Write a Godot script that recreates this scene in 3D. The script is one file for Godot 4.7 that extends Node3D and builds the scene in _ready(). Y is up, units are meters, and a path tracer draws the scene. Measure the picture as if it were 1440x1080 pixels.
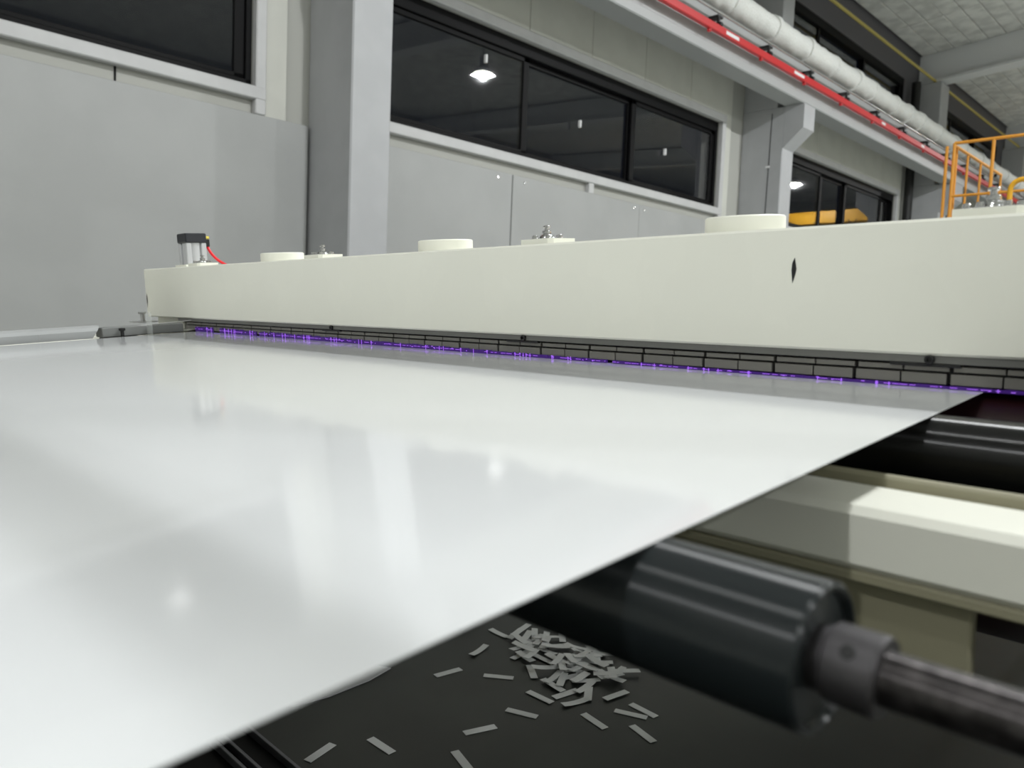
extends Node3D
# A plastic sheet line in a factory hall at night: a white sheet runs over rollers under a corona treater beam.
# World: x along the hall wall, -z towards the wall, y up. The camera stands at EYE.
# The machine is tilted a little about z; MF turns machine coordinates (u along the sheet, v off the sheet, w across) into world ones.

const EYE := Vector3(0, 1.05, 0)
const H := 0.14                      # lens height above the sheet, the machine's unit
const TILT := 0.09752
var MF := Transform3D(Basis(Vector3(cos(TILT), sin(TILT), 0), Vector3(-sin(TILT), cos(TILT), 0), Vector3(0, 0, 1)), EYE)
var names := {}
var M := {}
var rng := RandomNumberGenerator.new()

# ---------------------------------------------------------------- helpers
func numbered(parent: Node, called: String) -> String:
	var key := str(parent.get_instance_id()) + called
	var n: int = names.get(key, 0)
	names[key] = n + 1
	return called if n == 0 else "%s_%03d" % [called, n]

func tag(o: Node, label := "", category := "", group := "", kind := "") -> Node:
	if label: o.set_meta("label", label)
	if category: o.set_meta("category", category)
	if group: o.set_meta("group", group)
	if kind: o.set_meta("kind", kind)
	return o

func thing(called: String, label: String, category: String, xf := Transform3D(), group := "") -> Node3D:
	var o := Node3D.new()
	o.name = numbered(self, called)
	add_child(o)
	o.transform = xf
	tag(o, label, category, group)
	return o

func start() -> SurfaceTool:
	var st := SurfaceTool.new()
	st.begin(Mesh.PRIMITIVE_TRIANGLES)
	return st

func part(parent: Node, called: String, what, mat: Material, xf := Transform3D(), label := "") -> MeshInstance3D:
	var o := MeshInstance3D.new()
	o.name = numbered(parent, called)
	if what is SurfaceTool:
		what.generate_normals()
		o.mesh = what.commit()
	else:
		o.mesh = what
	o.material_override = mat
	o.transform = xf
	o.cast_shadow = GeometryInstance3D.SHADOW_CASTING_SETTING_ON
	if label: o.set_meta("label", label)
	parent.add_child(o)
	return o

func solo(called: String, what, mat: Material, xf: Transform3D, label: String, category: String, group := "") -> MeshInstance3D:
	var o := part(self, called, what, mat, xf)
	tag(o, label, category, group)
	return o

func setting(called: String, what, mat: Material, xf := Transform3D()) -> MeshInstance3D:
	var o := part(self, called, what, mat, xf)
	o.set_meta("kind", "structure")
	return o

func at(v: Vector3) -> Transform3D:
	return Transform3D(Basis(), v)

func P(x: float, y: float, z: float) -> Vector3:   # world point, height from the lens
	return Vector3(x, y + EYE.y, z)

func U(u: float, v: float, w: float) -> Vector3:   # machine point in metres
	return Vector3(u, v, w) * H

func mach(u: float, v: float, w: float) -> Transform3D:
	return MF * at(U(u, v, w))

func tri_out(st: SurfaceTool, a: Vector3, b: Vector3, c: Vector3, o: Vector3) -> void:
	if (b - a).cross(c - a).dot((a + b + c) / 3.0 - o) > 0.0:
		st.add_vertex(a); st.add_vertex(c); st.add_vertex(b)
	else:
		st.add_vertex(a); st.add_vertex(b); st.add_vertex(c)

func quad_out(st: SurfaceTool, a: Vector3, b: Vector3, c: Vector3, d: Vector3, o: Vector3) -> void:
	tri_out(st, a, b, c, o)
	tri_out(st, a, c, d, o)

func add_box(st: SurfaceTool, lo: Vector3, hi: Vector3, b := 0.0, bs := Basis()) -> void:
	var c := (lo + hi) / 2.0
	var h := ((hi - lo) / 2.0).abs()
	b = minf(b, h[h.min_axis_index()] * 0.49)
	st.set_smooth_group(-1)
	for ax in 3:
		var p := (ax + 1) % 3
		var q := (ax + 2) % 3
		for s in [-1.0, 1.0]:
			var r: Array[Vector3] = []
			for t in [[-1, -1], [1, -1], [1, 1], [-1, 1]]:
				var v := Vector3()
				v[ax] = s * h[ax]; v[p] = t[0] * (h[p] - b); v[q] = t[1] * (h[q] - b)
				r.append(c + bs * v)
			quad_out(st, r[0], r[1], r[2], r[3], c)
	if b <= 0.0: return
	for ax in 3:
		var p := (ax + 1) % 3
		var q := (ax + 2) % 3
		for sp in [-1.0, 1.0]:
			for sq in [-1.0, 1.0]:
				var r: Array[Vector3] = []
				for t in [[0, -1], [0, 1], [1, 1], [1, -1]]:
					var v := Vector3()
					v[ax] = t[1] * (h[ax] - b)
					v[p] = sp * (h[p] if t[0] == 0 else h[p] - b)
					v[q] = sq * (h[q] - b if t[0] == 0 else h[q])
					r.append(c + bs * v)
				quad_out(st, r[0], r[1], r[2], r[3], c)
	for sx in [-1.0, 1.0]:
		for sy in [-1.0, 1.0]:
			for sz in [-1.0, 1.0]:
				var s := Vector3(sx, sy, sz)
				var r: Array[Vector3] = []
				for ax in 3:
					var v := s * (h - Vector3.ONE * b)
					v[ax] = s[ax] * h[ax]
					r.append(c + bs * v)
				tri_out(st, r[0], r[1], r[2], c)

func box(lo: Vector3, hi: Vector3, b := 0.0) -> SurfaceTool:
	var st := start()
	add_box(st, lo, hi, b)
	return st

# profile of (radius, height) from the bottom up the outside, turned round y; xf places it
func add_lathe(st: SurfaceTool, prof: Array, n := 24, xf := Transform3D(), crease := true) -> void:
	for i in prof.size() - 1:
		st.set_smooth_group(i + 2 if crease else 1)
		var p: Vector2 = prof[i]
		var q: Vector2 = prof[i + 1]
		for k in n:
			var a := TAU * k / n
			var b := TAU * ((k + 1) % n) / n
			var pa := xf * Vector3(p.x * cos(a), p.y, p.x * sin(a))
			var pb := xf * Vector3(p.x * cos(b), p.y, p.x * sin(b))
			var qa := xf * Vector3(q.x * cos(a), q.y, q.x * sin(a))
			var qb := xf * Vector3(q.x * cos(b), q.y, q.x * sin(b))
			var ta := Vector2(p.y + p.x, float(k) / n)
			var tb := Vector2(p.y + p.x, (k + 1.0) / n)
			var sa := Vector2(q.y + 0.9 * q.x, ta.y)
			var sb := Vector2(q.y + 0.9 * q.x, tb.y)
			if p.x > 1e-6: put(st, pa, ta, pb, tb, qa, sa)
			if q.x > 1e-6: put(st, pb, tb, qb, sb, qa, sa)

func put(st: SurfaceTool, a: Vector3, ta: Vector2, b: Vector3, tb: Vector2, c: Vector3, tc: Vector2) -> void:
	st.set_uv(ta); st.add_vertex(a)
	st.set_uv(tb); st.add_vertex(b)
	st.set_uv(tc); st.add_vertex(c)

func lathe(prof: Array, n := 24, xf := Transform3D(), crease := true) -> SurfaceTool:
	var st := start()
	add_lathe(st, prof, n, xf, crease)
	return st

# a plain cylinder with chamfered rims standing on the origin of xf
func add_cyl(st: SurfaceTool, r: float, h: float, ch := 0.0, n := 24, xf := Transform3D()) -> void:
	var pr := [Vector2(0, 0), Vector2(r - ch, 0), Vector2(r, ch), Vector2(r, h - ch), Vector2(r - ch, h), Vector2(0, h)]
	if ch <= 0.0: pr = [Vector2(0, 0), Vector2(r, 0), Vector2(r, h), Vector2(0, h)]
	add_lathe(st, pr, n, xf)

func add_tube(st: SurfaceTool, pts: Array, r, n := 8, caps := true) -> void:
	var rings: Array = []
	var up := Vector3.UP
	for i in pts.size():
		var d: Vector3 = (pts[mini(i + 1, pts.size() - 1)] - pts[maxi(i - 1, 0)]).normalized()
		if absf(d.dot(up)) > 0.95: up = Vector3.RIGHT if absf(d.x) < 0.9 else Vector3.FORWARD
		var x := up.cross(d).normalized()
		var y := d.cross(x)
		up = y
		var ring: Array = []
		for k in n:
			var rr: float = r if r is float else r.call(i, k)
			ring.append(pts[i] + (x * cos(TAU * k / n) + y * sin(TAU * k / n)) * rr)
		rings.append(ring)
	st.set_smooth_group(1)
	for i in pts.size() - 1:
		for k in n:
			var l := (k + 1) % n
			var o: Vector3 = (pts[i] + pts[i + 1]) / 2.0
			quad_out(st, rings[i][k], rings[i][l], rings[i + 1][l], rings[i + 1][k], o)
	if caps:
		st.set_smooth_group(-1)
		for k in n:
			var l := (k + 1) % n
			tri_out(st, pts[0], rings[0][k], rings[0][l], pts[1])
			tri_out(st, pts[-1], rings[-1][k], rings[-1][l], pts[-2])

func tube(pts: Array, r, n := 8) -> SurfaceTool:
	var st := start()
	add_tube(st, pts, r, n)
	return st

# polygon in x, y pushed out along z
func add_prism(st: SurfaceTool, poly: Array, z0: float, z1: float, xf := Transform3D()) -> void:
	var p := PackedVector2Array(poly)
	if Geometry2D.is_polygon_clockwise(p): p.reverse()
	st.set_smooth_group(-1)
	var idx := Geometry2D.triangulate_polygon(p)
	for i in range(0, idx.size(), 3):
		var t := [p[idx[i]], p[idx[i + 1]], p[idx[i + 2]]]
		if (t[1] - t[0]).cross(t[2] - t[0]) < 0: t = [t[0], t[2], t[1]]
		for k in [0, 2, 1]: st.add_vertex(xf * Vector3(t[k].x, t[k].y, maxf(z0, z1)))
		for k in [0, 1, 2]: st.add_vertex(xf * Vector3(t[k].x, t[k].y, minf(z0, z1)))
	var zl := minf(z0, z1)
	var zh := maxf(z0, z1)
	for i in p.size():
		var a := p[i]
		var b := p[(i + 1) % p.size()]
		var v := [xf * Vector3(a.x, a.y, zl), xf * Vector3(b.x, b.y, zl), xf * Vector3(b.x, b.y, zh), xf * Vector3(a.x, a.y, zh)]
		for k in [0, 2, 1, 0, 3, 2]: st.add_vertex(v[k])

func noise_tex(sed: int, freq: float, lo: Color, hi: Color, size := 512, oct := 4, stretch := Vector2.ONE) -> ImageTexture:
	var f := FastNoiseLite.new()
	f.seed = sed
	f.frequency = freq
	f.fractal_octaves = oct
	var src := f.get_seamless_image(size, size)
	src.convert(Image.FORMAT_RGB8)
	var img := Image.create(size, size, false, Image.FORMAT_RGB8)
	for y in size:
		for x in size:
			var v := src.get_pixel(int(x * stretch.x) % size, int(y * stretch.y) % size).r
			img.set_pixel(x, y, lo.lerp(hi, smoothstep(0.2, 0.8, v)))
	return ImageTexture.create_from_image(img)

func mat(c: Color, rough := 0.6, metal := 0.0, spec := 0.5) -> StandardMaterial3D:
	var m := StandardMaterial3D.new()
	m.albedo_color = c
	m.roughness = rough
	m.metallic = metal
	m.metallic_specular = spec
	return m

func tex(m: StandardMaterial3D, t: Texture2D, scale: float) -> StandardMaterial3D:
	m.albedo_texture = t
	m.uv1_triplanar = true
	m.uv1_world_triplanar = true
	m.uv1_scale = Vector3.ONE * scale
	return m

func g(v: int, dr := 0, dg := 0, db := 0) -> Color:
	return Color8(v + dr, v + dg, v + db)

# ground or turned on a lathe: highlights draw out along the axis
func turned(m: StandardMaterial3D, how: float) -> StandardMaterial3D:
	m.anisotropy_enabled = true
	m.anisotropy = how
	return m

func materials() -> void:
	var mottled := noise_tex(3, 0.012, g(249), g(255), 256)
	var worn := noise_tex(8, 0.03, g(222, 0, -2, -6), g(255), 512, 5)
	M.panel = tex(mat(g(166, 0, 1, 0), 0.5), mottled, 0.35)
	M.board = tex(mat(g(204, 0, 0, -8), 0.6), mottled, 0.5)
	M.wall = mat(g(172, 0, 0, -6), 0.7)
	M.trim = tex(mat(g(194, 0, 0, 0), 0.5), mottled, 1.0)
	M.column = tex(mat(g(174, 0, 1, 3), 0.55), mottled, 0.6)
	M.girder = mat(g(216, 0, 1, 2), 0.5)
	M.steel_white = mat(g(170, -2, 0, 0), 0.45)
	M.fascia = mat(g(92, 0, -2, 2), 0.6)
	M.sash = mat(g(10, 0, 0, 1), 0.5, 0.0, 0.25)
	M.glass = mat(Color(0.03, 0.035, 0.05, 0.08), 0.02)
	M.glass.transparency = BaseMaterial3D.TRANSPARENCY_ALPHA
	M.ceiling = tex(mat(g(222, 0, 0, -3), 0.8), noise_tex(11, 0.02, g(225), g(255), 256), 0.4)
	M.floor = tex(mat(g(222, -2, 2, -6), 0.4), noise_tex(5, 0.01, g(196), g(255), 512, 5), 0.5)
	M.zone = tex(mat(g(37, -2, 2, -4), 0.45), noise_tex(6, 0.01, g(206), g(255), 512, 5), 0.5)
	M.red = mat(Color8(196, 40, 44), 0.4)
	M.black = mat(g(16), 0.5)
	M.label = mat(g(225), 0.5)
	M.foil = tex(mat(g(244, -2, 0, -2), 0.55, 0.0), worn, 3.0)
	M.conduit = mat(g(205), 0.25, 0.9)
	M.gas = mat(Color8(188, 172, 96), 0.5)
	M.orange = mat(Color8(206, 140, 44), 0.5)
	M.yellow = mat(Color8(206, 152, 28), 0.4)
	M.cream = tex(mat(Color8(242, 242, 230), 0.42), noise_tex(21, 0.008, g(253), g(255), 256), 2.0)
	M.cream_edge = mat(Color8(240, 240, 228), 0.4)
	M.olive = mat(Color8(150, 146, 122), 0.6)
	M.sheet = mat(g(233, -1, 1, 2), 0.12, 0.0, 0.42)
	M.sheet.clearcoat_enabled = true
	M.sheet.clearcoat = 0.45
	M.sheet.clearcoat_roughness = 0.06
	M.rubber = turned(mat(Color8(30, 35, 37), 0.34), 1.0)
	M.gloss_black = turned(mat(g(14), 0.3), 1.0)
	M.silicone = mat(Color8(30, 5, 8), 0.4)
	M.shaft = turned(tex(mat(g(84, 4, 0, 0), 0.42, 0.8), noise_tex(41, 0.04, g(150), g(255), 256), 6.0), 0.9)
	M.collar = mat(g(80, 2, 0, 2), 0.42, 0.7)
	M.chrome = mat(g(214), 0.18, 1.0)
	M.alu = mat(g(190), 0.32, 0.8)
	M.plate = mat(g(128, 0, -2, -8), 0.4, 0.3)
	M.band = mat(g(116, 0, 0, -4), 0.5, 0.2)
	M.cap = mat(g(34, 0, 2, 8), 0.45)
	M.cyl = mat(g(198, 0, 1, 3), 0.3, 0.2)
	M.brass = mat(Color8(214, 196, 96), 0.3, 0.8)
	M.hose = mat(Color8(232, 34, 44), 0.35)
	M.clear = mat(Color(0.95, 0.97, 0.95, 0.16), 0.08)
	M.clear.transparency = BaseMaterial3D.TRANSPARENCY_ALPHA
	M.scrap = mat(g(226, 0, 2, 0), 0.4)
	M.film = mat(g(190, 0, 1, 3), 0.35)
	M.channel = mat(g(110, 0, 0, 6), 0.35, 0.7)
	M.rail_end = mat(g(128, 0, 2, 0), 0.5)
	M.lamp_body = mat(g(120), 0.5, 0.4)
	M.lens = mat(g(240), 0.4)
	M.lens.emission_enabled = true
	M.lens.emission = Color(1, 0.99, 0.94)
	M.lens.emission_energy_multiplier = 30.0
	M.glow = mat(Color8(60, 20, 110), 0.5)
	M.glow.emission_enabled = true
	M.glow.emission = Color8(96, 36, 190)
	M.glow.emission_energy_multiplier = 0.13
	M.spark = mat(Color8(150, 90, 230), 0.5)
	M.spark.emission_enabled = true
	M.spark.emission = Color8(186, 120, 255)
	M.spark.emission_energy_multiplier = 0.8

# ---------------------------------------------------------------- building
const ROOM_X0 := -8.0
const ROOM_X1 := 40.0
const ROOM_Z1 := 11.0
const WZ := -6.06                                   # face of the bare wall
func roof_y(z: float) -> float: return 6.1 + 0.08 * (z + 6.0)

func row(st: SurfaceTool, y0: float, y1: float, holes: Array) -> void:
	var x := ROOM_X0
	for h in holes:
		add_box(st, P(x, y0, -6.34), P(h[0], y1, WZ))
		x = h[1]
	add_box(st, P(x, y0, -6.34), P(ROOM_X1, y1, WZ))

func make_window(n: int, x0: float, x1: float, y0: float, y1: float, cuts: Array, high: bool) -> Node3D:
	var o := Node3D.new()
	o.name = "window_%d" % n
	add_child(o)
	o.set_meta("kind", "structure")
	if not high:
		part(o, "trim_sill", box(P(x0 - 0.09, y0 - 0.10, WZ), P(x1 + 0.09, y0, -5.985), 0.008), M.trim)
		part(o, "trim_head", box(P(x0 - 0.09, y1, WZ), P(x1 + 0.09, y1 + 0.10, -5.985), 0.008), M.trim)
		part(o, "trim_jamb", box(P(x0 - 0.09, y0 - 0.215, WZ), P(x0, y1, -5.99), 0.008), M.trim)
		part(o, "trim_jamb", box(P(x1, y0 - 0.215, WZ), P(x1 + 0.09, y1, -5.99), 0.008), M.trim)
	var st := start()
	add_box(st, P(x0, y0, -6.22), P(x1, y0 + 0.06, -6.07), 0.006)
	add_box(st, P(x0, y1 - 0.14, -6.22), P(x1, y1, -6.07), 0.006)
	add_box(st, P(x0, y0, -6.22), P(x0 + 0.05, y1, -6.07), 0.006)
	add_box(st, P(x1 - 0.05, y0, -6.22), P(x1, y1, -6.07), 0.006)
	part(o, "outer_frame", st, M.sash)
	var xs := [x0 + 0.05] + cuts + [x1 - 0.05]
	for k in xs.size() - 1:
		var z := -6.12 - 0.05 * (k % 2)
		var a: float = xs[k] - (0.03 if k > 0 else 0.0)
		var b: float = xs[k + 1] + (0.03 if k < xs.size() - 2 else 0.0)
		var lo := y0 + 0.05
		var hi := y1 - (0.14 if not high else 0.08)
		var s := start()
		add_box(s, P(a, lo, z - 0.02), P(b, lo + 0.05, z + 0.02), 0.004)
		add_box(s, P(a, hi - 0.05, z - 0.02), P(b, hi, z + 0.02), 0.004)
		add_box(s, P(a, lo, z - 0.02), P(a + 0.085, hi, z + 0.02), 0.004)
		add_box(s, P(b - 0.085, lo, z - 0.02), P(b, hi, z + 0.02), 0.004)
		var sash := part(o, "sash", s, M.sash)
		part(sash, "pane", box(P(a + 0.05, lo + 0.04, z - 0.004), P(b - 0.05, hi - 0.04, z + 0.004)), M.glass)
	return o

func building() -> void:
	setting("floor", box(Vector3(ROOM_X0 - 0.3, -0.25, -6.34), Vector3(ROOM_X1 + 0.3, 0, ROOM_Z1 + 0.3)), M.floor)
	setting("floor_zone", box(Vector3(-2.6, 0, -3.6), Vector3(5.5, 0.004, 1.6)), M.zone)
	var low := [[-2.95, 2.99], [4.15, 10.13], [11.4, 17.2], [18.6, 24.3]]
	var st := start()
	row(st, -1.05, 1.836, [])
	row(st, 1.836, 3.06, low)
	row(st, 3.06, 4.75, [])
	var wall := setting("wall_back", st, M.wall)
	# lower cladding sheets, proud of the wall, and the boards above the windows
	for s in [[-7.9, -2.46], [-2.45, 3.47], [3.93, 5.915], [5.93, 8.22], [8.225, 10.72], [11.2, 13.6], [13.61, 17.8]]:
		part(wall, "cladding_sheet", box(P(s[0], -1.05, WZ), P(s[1], 1.62, -6.0), 0.004), M.panel)
	for x in [5.7, 6.1, 8.1, 8.32]:
		var sc := start()
		add_cyl(sc, 0.014, 0.008, 0.002, 8, Transform3D(Basis(Vector3.RIGHT, PI / 2), P(x, 1.56, -6.0)))
		part(wall, "screw", sc, M.chrome)
	for s in [[-7.9, 3.3], [4.0, 10.35], [11.3, 17.45], [18.4, 24.6]]:
		var n := int(ceil((s[1] - s[0]) / 1.19))
		var step: float = (s[1] - s[0]) / n
		for k in n:
			part(wall, "wall_board", box(P(s[0] + k * step + 0.004, 3.165, WZ), P(s[0] + (k + 1) * step - 0.004, 4.75, -6.02), 0.006), M.board)
	for s in [[3.08, 3.28], [10.22, 10.42], [17.29, 17.49]]:
		part(wall, "pilaster_strip", box(P(s[0], 1.62, WZ), P(s[1], 4.75, -6.03), 0.006), M.board)
	part(wall, "sill_joint", box(P(1.95, 1.62, WZ), P(1.965, 1.74, WZ + 0.004)), M.sash)
	for x in [7.2]:
		part(wall, "sill_block", box(P(x, 1.62, WZ), P(x + 0.09, 1.74, -6.0 if x > 5 else -6.055), 0.003), M.trim)
	# steel side above the runway, with the high windows
	st = start()
	row(st, 4.75, 5.45, [[4.1, 10.35], [11.3, 17.3], [18.6, 24.6]])
	row(st, 5.45, 6.2, [])
	setting("wall_upper", st, M.fascia)
	make_window(1, -2.95, 2.99, 1.836, 3.06, [-0.97, 1.01], false)
	var w2 := make_window(2, 4.15, 10.13, 1.836, 3.06, [6.18, 8.13], false)
	make_window(3, 11.4, 17.2, 1.836, 3.06, [13.75, 14.8, 16.6], false)
	make_window(4, 18.6, 24.3, 1.836, 3.06, [20.5, 22.4], false)
	make_window(5, 4.1, 10.35, 4.75, 5.45, [6.2, 8.3], true)
	make_window(6, 11.3, 17.3, 4.75, 5.45, [13.27, 15.25], true)
	make_window(7, 18.6, 24.6, 4.75, 5.45, [20.6, 22.6], true)
	for q in [[5.53, 2.70], [7.06, 2.36], [8.82, 2.36]]:
		part(w2, "latch", box(P(q[0], q[1], -6.1), P(q[0] + 0.026, q[1] + 0.085, -6.06), 0.006), M.label)
	# the other sides of the hall
	setting("wall_left", box(Vector3(ROOM_X0 - 0.3, 0, -6.34), Vector3(ROOM_X0, 9, ROOM_Z1 + 0.3)), M.wall)
	setting("wall_right", box(Vector3(ROOM_X1, 0, -6.34), Vector3(ROOM_X1 + 0.3, 9, ROOM_Z1 + 0.3)), M.wall)
	setting("wall_front", box(Vector3(ROOM_X0, 0, ROOM_Z1), Vector3(ROOM_X1, 9, ROOM_Z1 + 0.3)), M.wall)
	st = start()
	add_prism(st, [Vector2(-6.34, roof_y(-6.34) + 0.06), Vector2(ROOM_Z1 + 0.3, roof_y(ROOM_Z1 + 0.3) + 0.06), Vector2(ROOM_Z1 + 0.3, roof_y(ROOM_Z1) + 0.35), Vector2(-6.34, roof_y(-6.34) + 0.35)],
		ROOM_X0 - 0.3, ROOM_X1 + 0.3, Transform3D(Basis(Vector3(0, 0, 1), Vector3(0, 1, 0), Vector3(1, 0, 0)), Vector3(0, EYE.y, 0)))
	var roof := setting("ceiling", st, M.ceiling)
	var tilt := Basis(Vector3.RIGHT, -atan(0.08))
	for i in 8:
		for k in 16:
			var x := 10.7 + i * 1.84
			var z := -5.86 + k * 0.31
			var b := start()
			add_box(b, Vector3(-0.912, -0.03, -0.151), Vector3(0.912, 0.03, 0.151), 0.026)
			part(roof, "ceiling_board", b, M.ceiling, Transform3D(tilt, P(x + 0.95, roof_y(z) + 0.028 + rng.randf_range(-0.006, 0.006), z)))

func column(x: float, wide: float, z: float, label: String, with_cable := false) -> void:
	var o := thing("column", label, "column", at(Vector3(x, 0, z)))
	var d := z - WZ
	part(o, "shaft", box(Vector3(0, 0, -d), Vector3(wide, 3.33 + EYE.y, 0), 0.012), M.column)
	var st := start()
	var y := EYE.y
	add_prism(st, [Vector2(-0.002, 2.73 + y), Vector2(0.29, 2.99 + y), Vector2(0.29, 3.325 + y), Vector2(-0.002, 3.325 + y)], 0.0, wide, Transform3D(Basis(Vector3(0, 0, 1), Vector3(0, 1, 0), Vector3(1, 0, 0)), Vector3.ZERO))
	part(o, "corbel", st, M.column)
	part(o, "upper_shaft", box(Vector3(0, 3.33 + y, -d), Vector3(wide, 5.45 + y, -0.12), 0.012), M.column)
	if with_cable:
		part(o, "cable", tube([Vector3(-0.008, 0.02, -0.22), Vector3(-0.008, 2.3, -0.215), Vector3(-0.008, 4.3, -0.19)], 0.006, 6), M.black)
		part(o, "cable_clip", box(Vector3(-0.02, 2.47 + y, -0.24), Vector3(0, 2.5 + y, -0.18), 0.003), M.label)

func overhead() -> void:
	column(3.5, 0.385, -5.4, "pale grey column between the two nearest windows, rising behind the long cream beam")
	column(10.8, 0.345, -5.4, "grey column with a slanted corbel that carries the white runway beam", true)
	column(17.9, 0.5, -5.4, "grey column under the sloping roof girder, behind the orange railing")
	column(25.1, 0.4, -5.4, "farthest grey column past the orange railing at the edge of view")
	# roof girders
	var gi := 0
	for x in [3.6, 10.82, 18.0, 25.2]:
		var st := start()
		var zx := Transform3D(Basis(Vector3(0, 0, 1), Vector3(0, 1, 0), Vector3(1, 0, 0)), Vector3(x, EYE.y, 0))
		add_prism(st, [Vector2(-6.05, 5.5), Vector2(ROOM_Z1 - 0.01, 5.5 + 0.08 * 17), Vector2(ROOM_Z1 - 0.01, roof_y(ROOM_Z1)), Vector2(-6.05, roof_y(-6.05))], 0.1, 0.24, zx)
		var o := thing("roof_girder", ["grey roof girder over the nearest column, above the frame", "grey roof girder over the corbel column", "grey roof girder on the column behind the orange railing", "grey roof girder at the far end past the railing"][gi], "girder")
		part(o, "web", st, M.girder)
		st = start()
		add_prism(st, [Vector2(-6.05, 5.45), Vector2(ROOM_Z1 - 0.01, 5.45 + 0.08 * 17), Vector2(ROOM_Z1 - 0.01, 5.5 + 0.08 * 17), Vector2(-6.05, 5.5)], -0.02, 0.36, zx)
		part(o, "bottom_flange", st, M.girder)
		gi += 1
	# crane runway with what runs along it
	var rw := thing("runway_beam", "long white crane runway beam resting on the corbels, below the red rail", "beam")
	part(rw, "bottom_flange", box(P(-7.9, 3.33, -5.42), P(39.9, 3.45, -5.12), 0.012), M.steel_white)
	part(rw, "web", box(P(-7.9, 3.45, -5.38), P(39.9, 3.8, -5.15)), M.steel_white)
	part(rw, "top_flange", box(P(-7.9, 3.8, -5.54), P(39.9, 3.855, -5.16), 0.006), M.steel_white)
	var red := thing("conductor_rail", "red power rail running along the white runway beam", "rail")
	part(red, "housing", box(P(-7.9, 3.535, -5.06), P(39.9, 3.625, -5.0), 0.008), M.red)
	for x in [8.4, 10.2, 13.4, 15.35]:
		part(red, "sticker", box(P(x, 3.56, -5.0), P(x + (0.3 if x == 10.2 or x == 8.4 else 0.16), 3.6, -4.998)), M.label)
	for k in 19:
		var x := 4.5 + k * 1.25
		var st := start()
		add_box(st, P(x, 3.62, -5.15), P(x + 0.05, 3.66, -4.99), 0.004)
		add_box(st, P(x, 3.62, -5.05), P(x + 0.035, 3.73, -5.02), 0.004)
		add_box(st, P(x - 0.02, 3.72, -5.15), P(x + 0.1, 3.745, -5.02), 0.004)
		part(red, "hanger", st, M.black)
		part(red, "foot_clip", box(P(x - 0.2, 3.5, -5.05), P(x - 0.16, 3.535, -5.01), 0.004), M.red)
	var cd := tube([P(-7.9, 3.775, -5.03), P(12, 3.775, -5.03), P(39.9, 3.775, -5.03)], 0.018, 10)
	solo("conduit", cd, M.conduit, Transform3D(), "thin shiny steel conduit between the red rail and the lagged pipe", "conduit")
	# lagged pipe: lengths of wrapped cladding, lumpy at the laps
	var pipe := thing("lagged_pipe", "thick white lagged pipe with ragged foil laps above the red rail", "pipe")
	var x0 := -7.9
	var lump := FastNoiseLite.new()
	lump.seed = 4
	lump.frequency = 1.4
	while x0 < 23.2:
		var len := rng.randf_range(0.6, 1.3)
		if x0 < 3.0: len = 4.0
		var pts: Array = []
		var cnt := int(len / 0.09)
		for i in cnt + 1: pts.append(P(x0 + len * i / cnt, 4.092, -5.2))
		var bulge := rng.randf_range(0.0, 0.012)
		var xx := x0
		var rad := func(i, k):
			var top := 0.5 + 0.5 * sin(TAU * k / 16.0 + 2.6)
			return 0.145 + bulge + (0.012 + 0.03 * top) * lump.get_noise_2d((xx + i * 0.09) * 4.2, k * 0.35) + (0.022 if i < 2 else 0.0)
		var st := start()
		add_tube(st, pts, rad, 16)
		part(pipe, "lagging", st, M.foil)
		if x0 > 2 and x0 < 26 and len > 1.12:
			part(pipe, "pipe_strap", box(P(x0 + 0.2, 3.88, -5.1), P(x0 + 0.23, 3.95, -5.04), 0.004), M.black)
		x0 += len
	var gy := 0
	for s in [[3.84, 18.1], [18.24, 25.3]]:
		var t := tube([P(s[0], 5.5, -5.68), P((s[0] + s[1]) / 2, 5.495, -5.68), P(s[1], 5.5, -5.68)], 0.028, 8)
		solo("gas_pipe", t, M.gas, Transform3D(), ["thin yellow pipe under the roof edge, left of the roof girder", "thin yellow pipe under the roof edge, right of the roof girder"][gy], "pipe")
		gy += 1
	var dp := tube([P(17.55, -1.05, -5.9), P(17.55, 2.5, -5.9), P(17.55, 5.4, -5.9)], 0.09, 12)
	solo("down_pipe", dp, M.black, Transform3D(), "dark drain pipe standing beside the column behind the railing", "pipe")
	# travelling crane, seen in the far window's reflection
	var cr := thing("crane_girder", "yellow travelling crane girder across the hall, seen mirrored in the far window", "crane", at(P(27, 3.92, 0)))
	part(cr, "box_girder", box(Vector3(0, 0.1, -5.2), Vector3(0.5, 0.53, ROOM_Z1 - 0.2), 0.02), M.yellow)
	part(cr, "end_carriage", box(Vector3(-1.0, -0.05, -5.44), Vector3(1.5, 0.25, -5.2), 0.02), M.yellow)
	for z in [-2.9, -1.6, -0.4, 0.9]:
		var pts: Array = []
		for i in 9: pts.append(Vector3(-0.06, 0.18 - 0.16 * sin(PI * i / 8.0), z + 0.3 * i / 8.0))
		part(cr, "cable_loop", tube(pts, 0.02, 6), M.black)

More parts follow.
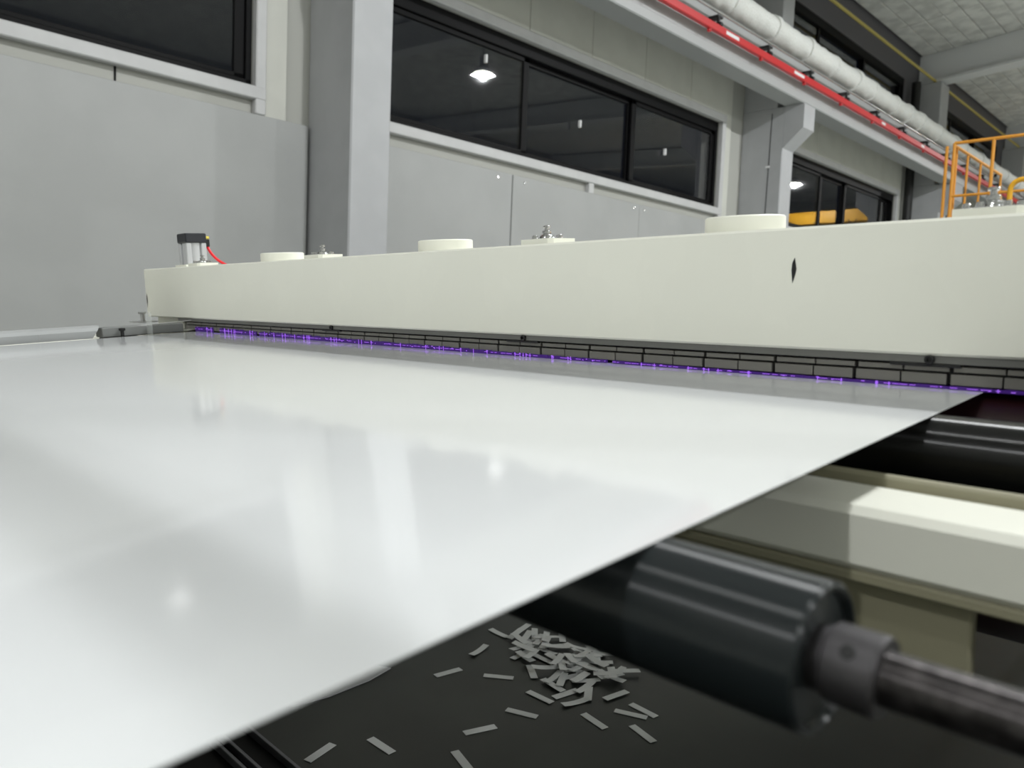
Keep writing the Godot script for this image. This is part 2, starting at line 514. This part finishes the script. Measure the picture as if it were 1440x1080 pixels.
func high_bay(x: float, z: float, energy: float, label: String, group := "") -> void:
	var y := 5.18
	var o := thing("high_bay_lamp", label, "lamp", at(P(x, y, z)), group)
	part(o, "housing", lathe([Vector2(0.21, 0.02), Vector2(0.22, 0.05), Vector2(0.2, 0.09), Vector2(0.1, 0.11), Vector2(0.09, 0.2), Vector2(0, 0.2)], 24), M.lamp_body)
	part(o, "lens", lathe([Vector2(0, 0.0), Vector2(0.14, 0.004), Vector2(0.2, 0.02), Vector2(0.2, 0.04), Vector2(0, 0.04)], 24), M.lens)
	part(o, "hanger_rod", tube([Vector3(0, 0.2, 0), Vector3(0, (roof_y(z) - y) * 0.6, 0), Vector3(0, roof_y(z) - y, 0)], 0.008, 6), M.lamp_body)
	var l := AreaLight3D.new()
	l.name = "lamp_glow"
	l.area_size = Vector2(0.36, 0.36)
	l.light_color = Color(0.985, 0.995, 1.0)
	l.light_energy = energy * 0.65
	l.set("area_range", 60.0)
	l.shadow_enabled = true
	l.transform = Transform3D(Basis(Vector3.RIGHT, -PI / 2), Vector3(0, -0.012, 0))
	o.add_child(l)
	var wide := SpotLight3D.new()
	wide.name = "lamp_spill"
	wide.light_size = 0.05
	wide.spot_angle = 87.0
	wide.spot_angle_attenuation = 0.1
	wide.spot_range = 60.0
	wide.spot_attenuation = 2.0
	wide.light_color = l.light_color
	wide.light_energy = energy * 0.35
	wide.shadow_enabled = true
	wide.transform = Transform3D(Basis(Vector3.RIGHT, -PI / 2), Vector3(0, -0.06, 0))
	o.add_child(wide)

# ---------------------------------------------------------------- railings
func rail_bar(o: Node, called: String, a: Vector3, b: Vector3, r: float) -> void:
	part(o, called, tube([a, (a + b) / 2, b], r, 10), M.orange)

func platform() -> void:
	var o := thing("platform_railing", "tall orange guard railing with balusters on a machine platform", "railing", at(P(7.8, 0.75, -2.26)))
	var t := 1.05
	var m := 0.58
	for z in [-0.06, 0.0, 0.31, 0.75, 1.2]:
		rail_bar(o, "post", Vector3(0, 0, z), Vector3(0, t - (0.0 if z > -0.01 else 0.02), z), 0.0145)
	rail_bar(o, "top_rail", Vector3(0, t, 0), Vector3(0, t, 1.3), 0.0145)
	rail_bar(o, "middle_rail", Vector3(0, m, 0), Vector3(0, m, 1.3), 0.012)
	rail_bar(o, "side_rail", Vector3(0, t - 0.02, 0), Vector3(1.6, t - 0.02, 0), 0.0145)
	rail_bar(o, "side_rail", Vector3(0, 0.15, 0), Vector3(1.6, 0.15, 0), 0.012)
	for x in [0.08, 0.42, 0.85, 1.25, 1.6]:
		rail_bar(o, "baluster", Vector3(x, 0, 0), Vector3(x, t - 0.02, 0), 0.011)
	var d := thing("machine_platform", "grey steel machine platform that carries the tall orange railing", "platform", at(Vector3(7.75, 0, -2.36)))
	part(d, "deck", box(Vector3(0, 1.74, 0), Vector3(1.75, 1.8, 1.45), 0.01), M.rail_end)
	for q in [[0.0, 0.0], [1.67, 0.0], [0.0, 1.37], [1.67, 1.37]]:
		part(d, "leg", box(Vector3(q[0], 0, q[1]), Vector3(q[0] + 0.08, 1.74, q[1] + 0.08), 0.006), M.rail_end)
	var n := thing("hoop_railing", "short yellow-orange hoop rail with a rounded corner in front of the tall railing", "railing", at(Vector3(6.32, 0, -1.455)))
	var pts: Array = [Vector3(0, 0, 0), Vector3(0, 1.2, 0), Vector3(0, 2.12, 0)]
	var y := 1.155 + EYE.y
	for k in 7:
		var a := PI / 2 * k / 6.0
		pts.append(Vector3(0, y - 0.07 + 0.07 * sin(a), 0.07 - 0.07 * cos(a)))
	pts.append(Vector3(0, y, 0.5))
	for k in 7:
		var a := PI / 2 * k / 6.0
		pts.append(Vector3(0, y - 0.07 + 0.07 * cos(a), 0.93 + 0.07 * sin(a)))
	pts.append(Vector3(0, 1.2, 1.0)); pts.append(Vector3(0, 0, 1.0))
	part(n, "hoop", tube(pts, 0.018, 10), M.yellow)
	rail_bar(n, "middle_rail", Vector3(0, 1.6, 0), Vector3(0, 1.6, 1.0), 0.012)

# ---------------------------------------------------------------- the machine
func axle(u: float, v: float, w: float) -> Transform3D:   # y of a lathe lies along w
	return Transform3D(Basis(Vector3(0, 1, 0), Vector3(0, 0, 1), Vector3(1, 0, 0)), U(u, v, w))

func roller(label: String, u: float, r: float, w0: float, w1: float, m: Material, called := "roller") -> Node3D:
	var v := -1.009 - r
	var o := thing(called, label, "roller", MF * axle(u, v, w0))
	var len := (w1 - w0) * H
	var R := r * H
	var c := 0.05 * R
	part(o, "sleeve", lathe([Vector2(0, 0), Vector2(R * 0.86, 0), Vector2(R - c, 0), Vector2(R, c), Vector2(R, len - c), Vector2(R - c, len), Vector2(R * 0.9, len), Vector2(R * 0.84, len - 0.004), Vector2(0, len - 0.004)], 72), m)
	return o

func machine() -> void:
	solo("plastic_sheet", box(U(-14, -1.008, -15.75), U(38, -1.0, -1.597), 0.0003), M.sheet, MF, "wide glossy white plastic sheet running over the rollers and under the cream beam", "plastic sheet")
	# near guide roller with shaft and collar
	var o := roller("dark rubber roller with a steel shaft end, under the near edge of the sheet", 2.34, 0.2486, -17.6, -0.965, M.rubber)
	var L := (-0.965 + 17.6) * H
	part(o, "collar", lathe([Vector2(0, L - 0.006), Vector2(0.108 * H, L - 0.006), Vector2(0.108 * H, L + 0.002), Vector2(0.128 * H, L + 0.004), Vector2(0.128 * H, L + 0.024), Vector2(0.12 * H, L + 0.026), Vector2(0.0, L + 0.026)], 40), M.collar)
	part(o, "shaft", lathe([Vector2(0, -0.01), Vector2(0.0865 * H, -0.01), Vector2(0.0865 * H, L + 0.62), Vector2(0, L + 0.62)], 40), M.shaft)
	var ss := start()
	# set screw hole on the side of the collar that looks along -u
	var dir := Vector3(0.72, 0, -0.69).normalized()
	add_cyl(ss, 0.0034, 0.0012, 0.0003, 14, Transform3D(Basis(dir.cross(Vector3.UP).normalized(), dir, Vector3.UP), Vector3(0, L + 0.014, 0) + dir * (0.128 * H - 0.0006)))
	part(o, "set_screw", ss, M.black)
	roller("glossy black roller right of the sheet edge, below the treater beam", 5.5, 0.2486, -17.6, 3.6, M.gloss_black)
	roller("large dark red treater roll in the shade under the electrodes", 6.95, 0.98, -16.6, 3.4, M.silicone, "treater_roll")
	# unseen side frames carry the rollers; plates made deep to shade the floor
	for s in [[-19.2, -17.7, "pale machine side frame on the wall side, hidden under the sheet"], [3.7, 4.3, "pale machine side frame on the operator side, right of the roller shaft"]]:
		var f := thing("side_frame", s[2], "machine frame", MF)
		part(f, "side_plate", box(U(-12, -6.0, s[0]), U(38, -1.1, s[1]), 0.01), M.cream)
		for u in [-11.0, 8.2, 30.0]:
			part(f, "leg", box(U(u, -7.5 - u * 0.0978 - 0.02, s[0]), U(u + 0.8, -6.0, s[1]), 0.01), M.cream)
	# cross beam below the sheet
	o = thing("cross_beam", "cream painted cross beam with rounded edges beyond the dark roller", "beam", MF)
	part(o, "tube", box(U(4.09, -1.65, -17.7), U(4.6, -1.292, 3.7), 0.006), M.cream)
	part(o, "back_flange", box(U(4.62, -1.5, -17.7), U(4.7, -1.24, 3.7), 0.002), M.olive)
	part(o, "bottom_flange", box(U(4.11, -1.72, -17.7), U(4.6, -1.652, 3.7), 0.002), M.olive)
	part(o, "apron_panel", box(U(4.25, -2.2, -17.7), U(4.35, -1.722, -1.02), 0.002), M.olive)

	# treater beam
	o = thing("treater_beam", "long cream box beam across the white sheet, with round caps on top", "beam", MF)
	part(o, "housing", box(U(6.54, -0.739, -18.2), U(8.7, 0.314, 3.0), 0.003), M.cream)
	for w in [-13.15, -8.52, -3.91, 0.72]:
		var st := start()
		var R := 0.386 * H
		add_lathe(st, [Vector2(0, 0), Vector2(R, 0), Vector2(R, 0.15 * H), Vector2(R - 0.002, 0.163 * H), Vector2(R * 0.8, 0.163 * H), Vector2(R * 0.78, 0.15 * H), Vector2(0, 0.15 * H)], 56, at(U(7.2, 0.314, w)))
		part(o, "round_cap", st, M.cream)
	for w in [-15.95, -11.38, -6.46, -1.88]:
		var st := start()
		add_prism(st, [Vector2(0, 0), Vector2(0.42 * H, 0), Vector2(0.47 * H, 0.05 * H), Vector2(0.47 * H, 0.42 * H), Vector2(0, 0.42 * H)], 0.0, 0.06 * H,
			Transform3D(Basis(Vector3(0, 0, 1), Vector3(1, 0, 0), Vector3(0, 1, 0)), U(6.62, 0.314, w)))
		var pl := part(o, "adjuster_plate", st, M.cream_edge)
		var mid := U(6.83, 0.374, w + 0.22)
		st = start()
		add_lathe(st, [Vector2(0, 0), Vector2(0.013, 0), Vector2(0.013, 0.002), Vector2(0.01, 0.007), Vector2(0.006, 0.008), Vector2(0.006, 0.009)], 20, at(mid), false)
		add_cyl(st, 0.0075, 0.006, 0.001, 6, at(mid + Vector3(0, 0.008, 0)))
		add_cyl(st, 0.0036, 0.022, 0.0008, 12, at(mid))
		add_cyl(st, 0.006, 0.004, 0.001, 12, at(mid + Vector3(0, 0.018, 0)))
		part(pl, "adjuster_screw", st, M.chrome)
		for k in 6:
			var a := TAU * k / 6.0 + 0.3
			st = start()
			var c := mid + Vector3(cos(a) * 0.021, 0, sin(a) * 0.025)
			add_cyl(st, 0.0055, 0.0015, 0.0004, 14, at(c))
			add_cyl(st, 0.004, 0.0065, 0.0008, 12, at(c))
			part(pl, "bolt", st, M.chrome)
	# small openings in the front face
	for q in [[-3.08, -0.055, 0.022, 0.11], [-18.13, -0.38, 0.03, 0.16]]:
		var st := start()
		add_prism(st, [Vector2(-q[2], 0) * H, Vector2(-q[2] * 0.5, -q[3]) * H, Vector2(q[2] * 0.6, -q[3] * 0.3) * H, Vector2(q[2], 0.1 * q[3]) * H, Vector2(q[2] * 0.3, q[3]) * H, Vector2(-q[2] * 0.7, q[3] * 0.6) * H], -0.002, 0.0006,
			Transform3D(Basis(Vector3(0, 0, 1), Vector3(0, 1, 0), Vector3(-1, 0, 0)), U(6.54, q[1], q[0])))
		part(o, "slot", st, M.black)
	part(o, "end_bracket", box(U(6.72, -0.998, -18.1), U(8.2, -0.74, -16.68), 0.002), M.cream)

	# unseen bar added over the sheet to cast its soft shadow band
	var ob := thing("added_shadow_bar", "unseen grey bar added high above the sheet to cast a soft shadow band", "bar", MF)
	part(ob, "bar", box(Vector3(0.95, 0.785, -0.95), Vector3(1.0, 0.815, 0.59), 0.006), M.rail_end)
	part(ob, "post", box(Vector3(0.93, -1.09 * H, 0.53), Vector3(1.0, 0.78, 0.59), 0.006), M.rail_end)

	# electrodes under the beam
	o = thing("electrode_bar", "row of dark metal electrode plates under the cream beam", "electrode bar", MF)
	part(o, "mounting_bar", box(U(6.575, -0.803, -16.6), U(8.2, -0.741, 2.8), 0.0006), M.band)
	part(o, "seal", box(U(6.68, -0.965, -16.4), U(8.0, -0.803, 2.8)), M.black)
	var pitch := 0.3615
	var n := 47
	var up_mesh: ArrayMesh = null
	var low_mesh: ArrayMesh = null
	for k in n:
		var w := -16.27 + k * pitch
		var gap := 0.012 if k % 2 == 0 else 0.03
		var a := start()
		add_box(a, U(6.61, -0.866, w), U(6.7, -0.823, w + pitch - gap), 0.0004)
		part(o, "upper_plate", a, M.plate)
		a = start()
		add_box(a, U(6.61 + rng.randf() * 0.006, -0.968, w - 0.02), U(6.7, -0.884, w + pitch - 0.02 - gap), 0.0004)
		part(o, "lower_plate", a, M.plate)
	for w in [-10.61, -6.41, -1.97]:
		var st := start()
		var bx := Basis(Vector3(0, 1, 0), Vector3(-1, 0, 0), Vector3(0, 0, 1))
		add_lathe(st, [Vector2(0, 0), Vector2(0.036 * H, 0), Vector2(0.036 * H, 0.004), Vector2(0.03 * H, 0.005), Vector2(0.018 * H, 0.005), Vector2(0.018 * H, 0.002), Vector2(0, 0.002)], 20, Transform3D(bx, U(6.575, -0.772, w)))
		part(o, "cap_screw", st, M.black)
		part(o, "clip", box(U(6.57, -0.83, w - 0.3), U(6.62, -0.803, w + 0.22), 0.0006), M.black)
	# violet discharge between the plates and the sheet
	o = thing("corona_light", "thin violet electric discharge glowing along the gap between electrodes and sheet", "discharge", MF)
	var run := start()
	var sp := start()
	var w := -15.8
	while w < 1.2:
		var len := rng.randf_range(0.04, 0.12)
		var dark := (w > -15.0 and w < -14.75) or (w > -12.8 and w < -12.72) or rng.randf() < 0.035
		if not dark:
			var far := clampf((-w - 4.0) / 12.0, 0.0, 1.0)       # the arc stands taller towards the far end
			var top := lerpf(0.028, 0.11, far)
			add_box(run, U(6.59, -0.9995, w), U(6.605, -0.9995 + top * rng.randf_range(0.8, 1.0), w + len * 0.97))
			var core := -0.9995 + top * 0.5
			if rng.randf() < 0.62: add_box(sp, U(6.585, core - 0.0022 - 0.002 * far, w), U(6.589, core + 0.0022 + 0.002 * far, w + len * rng.randf_range(0.4, 1.0)))
			for q in int(rng.randf() * 2.4):
				var c := w + rng.randf() * len
				var hw := rng.randf_range(0.004, 0.016)
				var y := -0.9995 + top * rng.randf_range(0.3, 0.8)
				add_box(sp, U(6.583, y - 0.003 - 0.004 * far, c - hw), U(6.588, y + 0.003 + 0.004 * far, c + hw))
				if rng.randf() < 0.5: add_box(sp, U(6.583, -0.999, c - 0.003), U(6.588, -0.9995 + top, c + 0.003))
		w += len
	part(o, "glow_band", run, M.glow)
	var sparks := part(o, "spark", sp, M.spark, Transform3D(), "brighter violet sparks")
	sparks.set_meta("kind", "stuff")
	var l := AreaLight3D.new()
	l.name = "discharge_glow"
	l.area_size = Vector2(16.5 * H, 0.003)
	l.light_color = Color8(120, 50, 230)
	l.light_energy = 0.0015
	l.shadow_enabled = true
	l.set("area_range", 3.0)
	l.transform = Transform3D(Basis(Vector3(0, 0, -1), Vector3(0, 1, 0), Vector3(1, 0, 0)), U(6.61, -0.985, -7.4))
	o.add_child(l)

	# air cylinder on the far end of the beam
	o = thing("air_cylinder", "small square air cylinder with a black cap and red hose on the beam's far end", "cylinder", MF * at(U(7.02, 0.314, -16.62)))
	part(o, "base_plate", box(U(-0.28, 0.0, -0.28), U(0.28, 0.05, 0.28), 0.001), M.cream_edge)
	var s := 0.225
	part(o, "barrel", lathe([Vector2(0, 0.05 * H), Vector2(0.195 * H, 0.05 * H), Vector2(0.195 * H, 0.5 * H), Vector2(0, 0.5 * H)], 32), M.cyl)
	for q in [[-1, -1], [1, -1], [1, 1], [-1, 1]]:
		part(o, "corner_rib", box(U(q[0] * 0.16 - 0.055, 0.05, q[1] * 0.16 - 0.055), U(q[0] * 0.16 + 0.055, 0.5, q[1] * 0.16 + 0.055), 0.002), M.cyl)
	part(o, "cap", box(U(-s, 0.5, -s), U(s, 0.7, s), 0.003), M.cap)
	var ft := start()
	var ax := Basis(Vector3(0, -1, 0), Vector3(1, 0, 0), Vector3(0, 0, 1))
	add_cyl(ft, 0.006, 0.006, 0.001, 6, Transform3D(ax, U(s, 0.62, 0.05)))
	add_cyl(ft, 0.0045, 0.018, 0.001, 12, Transform3D(ax, U(s, 0.62, 0.05)))
	part(o, "brass_fitting", ft, M.brass)
	part(o, "hose_elbow", box(U(s - 0.01, 0.42, 0.1), U(s + 0.08, 0.58, 0.19), 0.002), M.black)
	var hp: Array = []
	for i in 12:
		var t := i / 11.0
		hp.append(U(s + 0.04 + 0.06 * t + 0.22 * t * t, 0.42 - 0.40 * t * (1.25 - 0.25 * t), 0.145 + 0.25 * t))
	part(o, "air_hose", tube(hp, 0.0042, 10), M.hose)

	# guide rail on the wall side of the sheet
	o = thing("guide_rail", "low white guide rail along the far edge of the sheet", "rail", MF)
	var gr := start()
	var prof := [Vector2(-15.9, -1.0), Vector2(-15.9, -0.86), Vector2(-15.93, -0.8), Vector2(-16.0, -0.765), Vector2(-16.2, -0.765), Vector2(-16.4, -0.8), Vector2(-16.4, -1.0)]
	for i in prof.size():
		var a: Vector2 = prof[i]
		var b: Vector2 = prof[(i + 1) % prof.size()]
		gr.set_smooth_group(-1)
		var ends := []
		for q in [a, b]: ends.append(4.68 + 0.16 * (q.y + 1.0) / 0.235 * 1.0)
		quad_out(gr, U(-14, a.y, a.x), U(-14, b.y, b.x), U(ends[1], b.y, b.x), U(ends[0], a.y, a.x), U(-4, -0.9, -16.15))
		tri_out(gr, U(ends[0], a.y, a.x), U(ends[1], b.y, b.x), U(4.76, -0.9, -16.15), U(-4, -0.9, -16.15))
	part(o, "rail_body", gr, M.steel_white)
	part(o, "joint_mark", box(U(3.8, -0.97, -15.899), U(3.807, -0.86, -15.896)), M.alu)
	part(o, "rail_end", box(U(4.86, -1.0, -16.3), U(6.4, -0.815, -15.92), 0.002), M.rail_end)
	var kn := start()
	add_cyl(kn, 0.032 * H, 0.13 * H, 0.001, 14, at(U(5.19, -1.0, -15.83)))
	add_cyl(kn, 0.06 * H, 0.05 * H, 0.0015, 16, at(U(5.19, -0.885, -15.83)))
	solo("clamp_knob", kn, M.black, MF, "small black clamp knob beside the far end of the white guide rail", "knob")
	kn = start()
	add_cyl(kn, 0.045 * H, 0.2 * H, 0.001, 12, at(U(6.32, -0.82, -17.9)))
	add_cyl(kn, 0.085 * H, 0.04 * H, 0.001, 16, at(U(6.32, -0.66, -17.9)))
	add_box(kn, U(6.1, -0.84, -18.1), U(6.5, -0.82, -17.5), 0.0005)
	solo("thumb_screw", kn, M.alu, MF, "grey thumb screw standing by the lower far corner of the cream beam", "screw")
	solo("clear_strip", box(U(5.66, -0.999, -15.86), U(5.68, -0.56, -15.62)), M.clear, MF, "narrow clear plastic strip hanging down to the sheet at the far beam end", "strip")
	solo("thin_wire", tube([U(5.3, -0.83, -15.95), U(5.9, -0.80, -15.95), U(6.68, -0.775, -15.95)], 0.0007, 6), M.label, MF, "fine pale wire stretched from the guide rail to under the cream beam", "wire")

# ---------------------------------------------------------------- floor litter
func strip_mesh(len: float, wide: float, bend: float) -> ArrayMesh:
	var st := start()
	var t := 0.0012
	st.set_smooth_group(-1)
	var n := 4
	for i in n:
		var x0 := -len / 2 + len * i / n
		var x1 := x0 + len / n
		var y0 := bend * pow(2 * x0 / len, 2)
		var y1 := bend * pow(2 * x1 / len, 2)
		var c := Vector3((x0 + x1) / 2, (y0 + y1) / 2 + t / 2, 0)
		var a := [Vector3(x0, y0, -wide / 2), Vector3(x0, y0, wide / 2), Vector3(x1, y1, wide / 2), Vector3(x1, y1, -wide / 2)]
		var b: Array = []
		for q in a: b.append(q + Vector3(0, t, 0))
		quad_out(st, a[0], a[1], a[2], a[3], c)
		quad_out(st, b[0], b[1], b[2], b[3], c)
		for k in 4: quad_out(st, a[k], a[(k + 1) % 4], b[(k + 1) % 4], b[k], c)
	st.generate_normals()
	return st.commit()

func litter() -> void:
	var kinds := [strip_mesh(0.09, 0.022, 0.0), strip_mesh(0.092, 0.021, 0.004), strip_mesh(0.086, 0.023, 0.002)]
	var lone := [
		[1.491, -1.705, -0.15, "white offcut strip alone on the floor just left of the pile"],
		[1.103, -1.503, -1.54, "white offcut strip on the floor, second from the left in the front"],
		[1.339, -1.398, -0.32, "white offcut strip lying level, in front of the pile"],
		[0.975, -1.573, 0.29, "white offcut strip nearest the metal floor channel"],
		[1.483, -1.388, -1.18, "white offcut strip lying slantwise, closest in front of the pile"],
		[1.210, -1.322, -1.87, "white offcut strip cut off by the bottom of the view"],
		[1.601, -1.232, -1.75, "white offcut strip on the floor, left of the frontmost roller-side strip"],
		[1.647, -1.107, -1.85, "white offcut strip nearest to the dark roller on the floor"],
		[1.587, -1.586, -0.91, "white offcut strip at the left rim of the pile"],
		[1.707, -1.189, -1.17, "white offcut strip at the right rim of the pile, lower of two crossing"],
		[1.751, -1.179, -1.65, "white offcut strip at the right rim of the pile, upper of two crossing"],
	]
	for q in lone:
		solo("offcut_strip", kinds[0], M.scrap, Transform3D(Basis(Vector3.UP, q[2]), Vector3(q[0], 0.005, q[1])), q[3], "offcut", "white offcut strips on the floor")
	var heap := [[1.659, -1.382, -0.15], [1.641, -1.329, -0.24], [1.707, -1.339, 0.64], [1.587, -1.418, -1.54], [1.665, -1.758, 0.28], [1.813, -1.818, -1.59], [1.96, -1.661, -2.38], [1.955, -1.51, -1.81], [1.899, -1.452, -0.82]]
	for k in 62:
		var a := rng.randf() * TAU
		var r := sqrt(rng.randf()) * (0.75 if k % 3 else 1.0)
		heap.append([1.815 + 0.15 * r * cos(a) - 0.05 * r * sin(a), -1.53 + 0.29 * r * sin(a), rng.randf() * PI])
	var i := 0
	for q in heap:
		var dx: float = (q[0] - 1.815) / 0.2
		var dz: float = (q[1] + 1.53) / 0.32
		var hgt := 0.005 + (0.0 if i < 9 else maxf(0.0, 0.026 * (1.0 - dx * dx - dz * dz)) * rng.randf())
		var bs := Basis(Vector3.UP, q[2]) * Basis(Vector3.RIGHT, rng.randf_range(-1, 1) * hgt * 6.0) * Basis(Vector3.BACK, rng.randf_range(-1, 1) * hgt * 5.0)
		solo("offcut_strip", kinds[i % 3], M.scrap, Transform3D(bs, Vector3(q[0], hgt + 0.001, q[1])), "white plastic offcut strip in the heap on the dark floor", "offcut", "white offcut strips in the heap")
		i += 1
	var st := start()
	add_prism(st, [Vector2(1.04, -1.815), Vector2(1.14, -1.80), Vector2(1.28, -1.81), Vector2(1.375, -1.835), Vector2(1.34, -1.9), Vector2(1.36, -2.2), Vector2(1.0, -2.25), Vector2(0.95, -1.9)], 0.0, 0.004, Transform3D(Basis(Vector3(1, 0, 0), Vector3(0, 0, 1), Vector3(0, 1, 0)), Vector3(0, 0.005, 0)))
	solo("torn_film", st, M.film, Transform3D(), "larger pale torn piece of film on the floor, half hidden by the sheet edge", "film")
	var bk := start()
	add_box(bk, Vector3(1.72, 0.005, -2.02), Vector3(1.9, 0.02, -1.94), 0.004, Basis(Vector3.UP, 0.3))
	solo("black_offcut", bk, M.black, Transform3D(), "black scrap behind the heap of white strips", "scrap")
	var ch := thing("floor_channel", "dark metal channel with bright edges on the floor under the near sheet edge", "channel", at(Vector3(0.62, 0, -1.6)))
	part(ch, "base", box(Vector3(0, 0.004, -1.5), Vector3(0.27, 0.02, 1.4), 0.003), M.sash)
	for x in [0.16, 0.185, 0.25]:
		part(ch, "lip", box(Vector3(x, 0.02, -1.5), Vector3(x + 0.008, 0.04, 1.4), 0.001), M.channel)

# ---------------------------------------------------------------- scene
func _ready() -> void:
	rng.seed = 77
	# camera
	var cam := Camera3D.new()
	cam.name = "camera"
	add_child(cam)
	var at_ := CameraAttributesPhysical.new()
	at_.frustum_focal_length = 24.2034
	at_.frustum_focus_distance = 1.5
	at_.exposure_aperture = 5.4
	at_.frustum_near = 0.02
	at_.frustum_far = 200.0
	cam.attributes = at_
	cam.fov = 52.745
	cam.near = 0.02
	cam.far = 200.0
	cam.transform = Transform3D(Basis(Vector3(0.7067, 0.0395, 0.7065), Vector3(0.0245, 0.9965, -0.0802), Vector3(-0.7071, 0.0740, 0.7032)).orthonormalized(), EYE)
	cam.current = true
	# night outside, exposure
	var we := WorldEnvironment.new()
	we.name = "environment"
	var e := Environment.new()
	e.background_mode = Environment.BG_COLOR
	e.background_color = Color8(15, 18, 27)
	e.tonemap_mode = Environment.TONE_MAPPER_LINEAR
	e.tonemap_exposure = 0.69
	e.sdfgi_enabled = true
	e.ssao_enabled = true
	e.ssil_enabled = true
	we.environment = e
	add_child(we)
	materials()
	# lamps of the hall, with an unseen left lamp and far row added
	var E := 38.0
	high_bay(4.0, 0.0, E, "round ceiling lamp hanging above the machine, first of the near row")
	high_bay(11.1, 0.0, E, "round ceiling lamp mirrored in the window behind the beam")
	high_bay(25.5, 0.0, E, "round ceiling lamp mirrored in the far window by the corbel column")
	high_bay(-1.5, -0.4, E * 0.2, "round ceiling lamp above and just behind the camera")
	high_bay(-6.6, -0.4, E * 0.72, "unseen round ceiling lamp added at the left to light the front of the beam")  # added fill lamp for the fronts of the treater and cross beams
	var far := ["far row lamp nearest the left end wall", "far row lamp second from the left end wall", "far row lamp in the middle of the hall", "far row lamp second from the crane girder", "far row lamp right beside the crane girder"]  # row added out of view to light the column fronts
	for k in 5:
		high_bay(-3.0 + 7.0 * k, 8.0, E * 0.8, "added unseen round ceiling " + far[k], "added ceiling lamps of the unseen far row")
	building()
	overhead()
	platform()
	machine()
	litter()
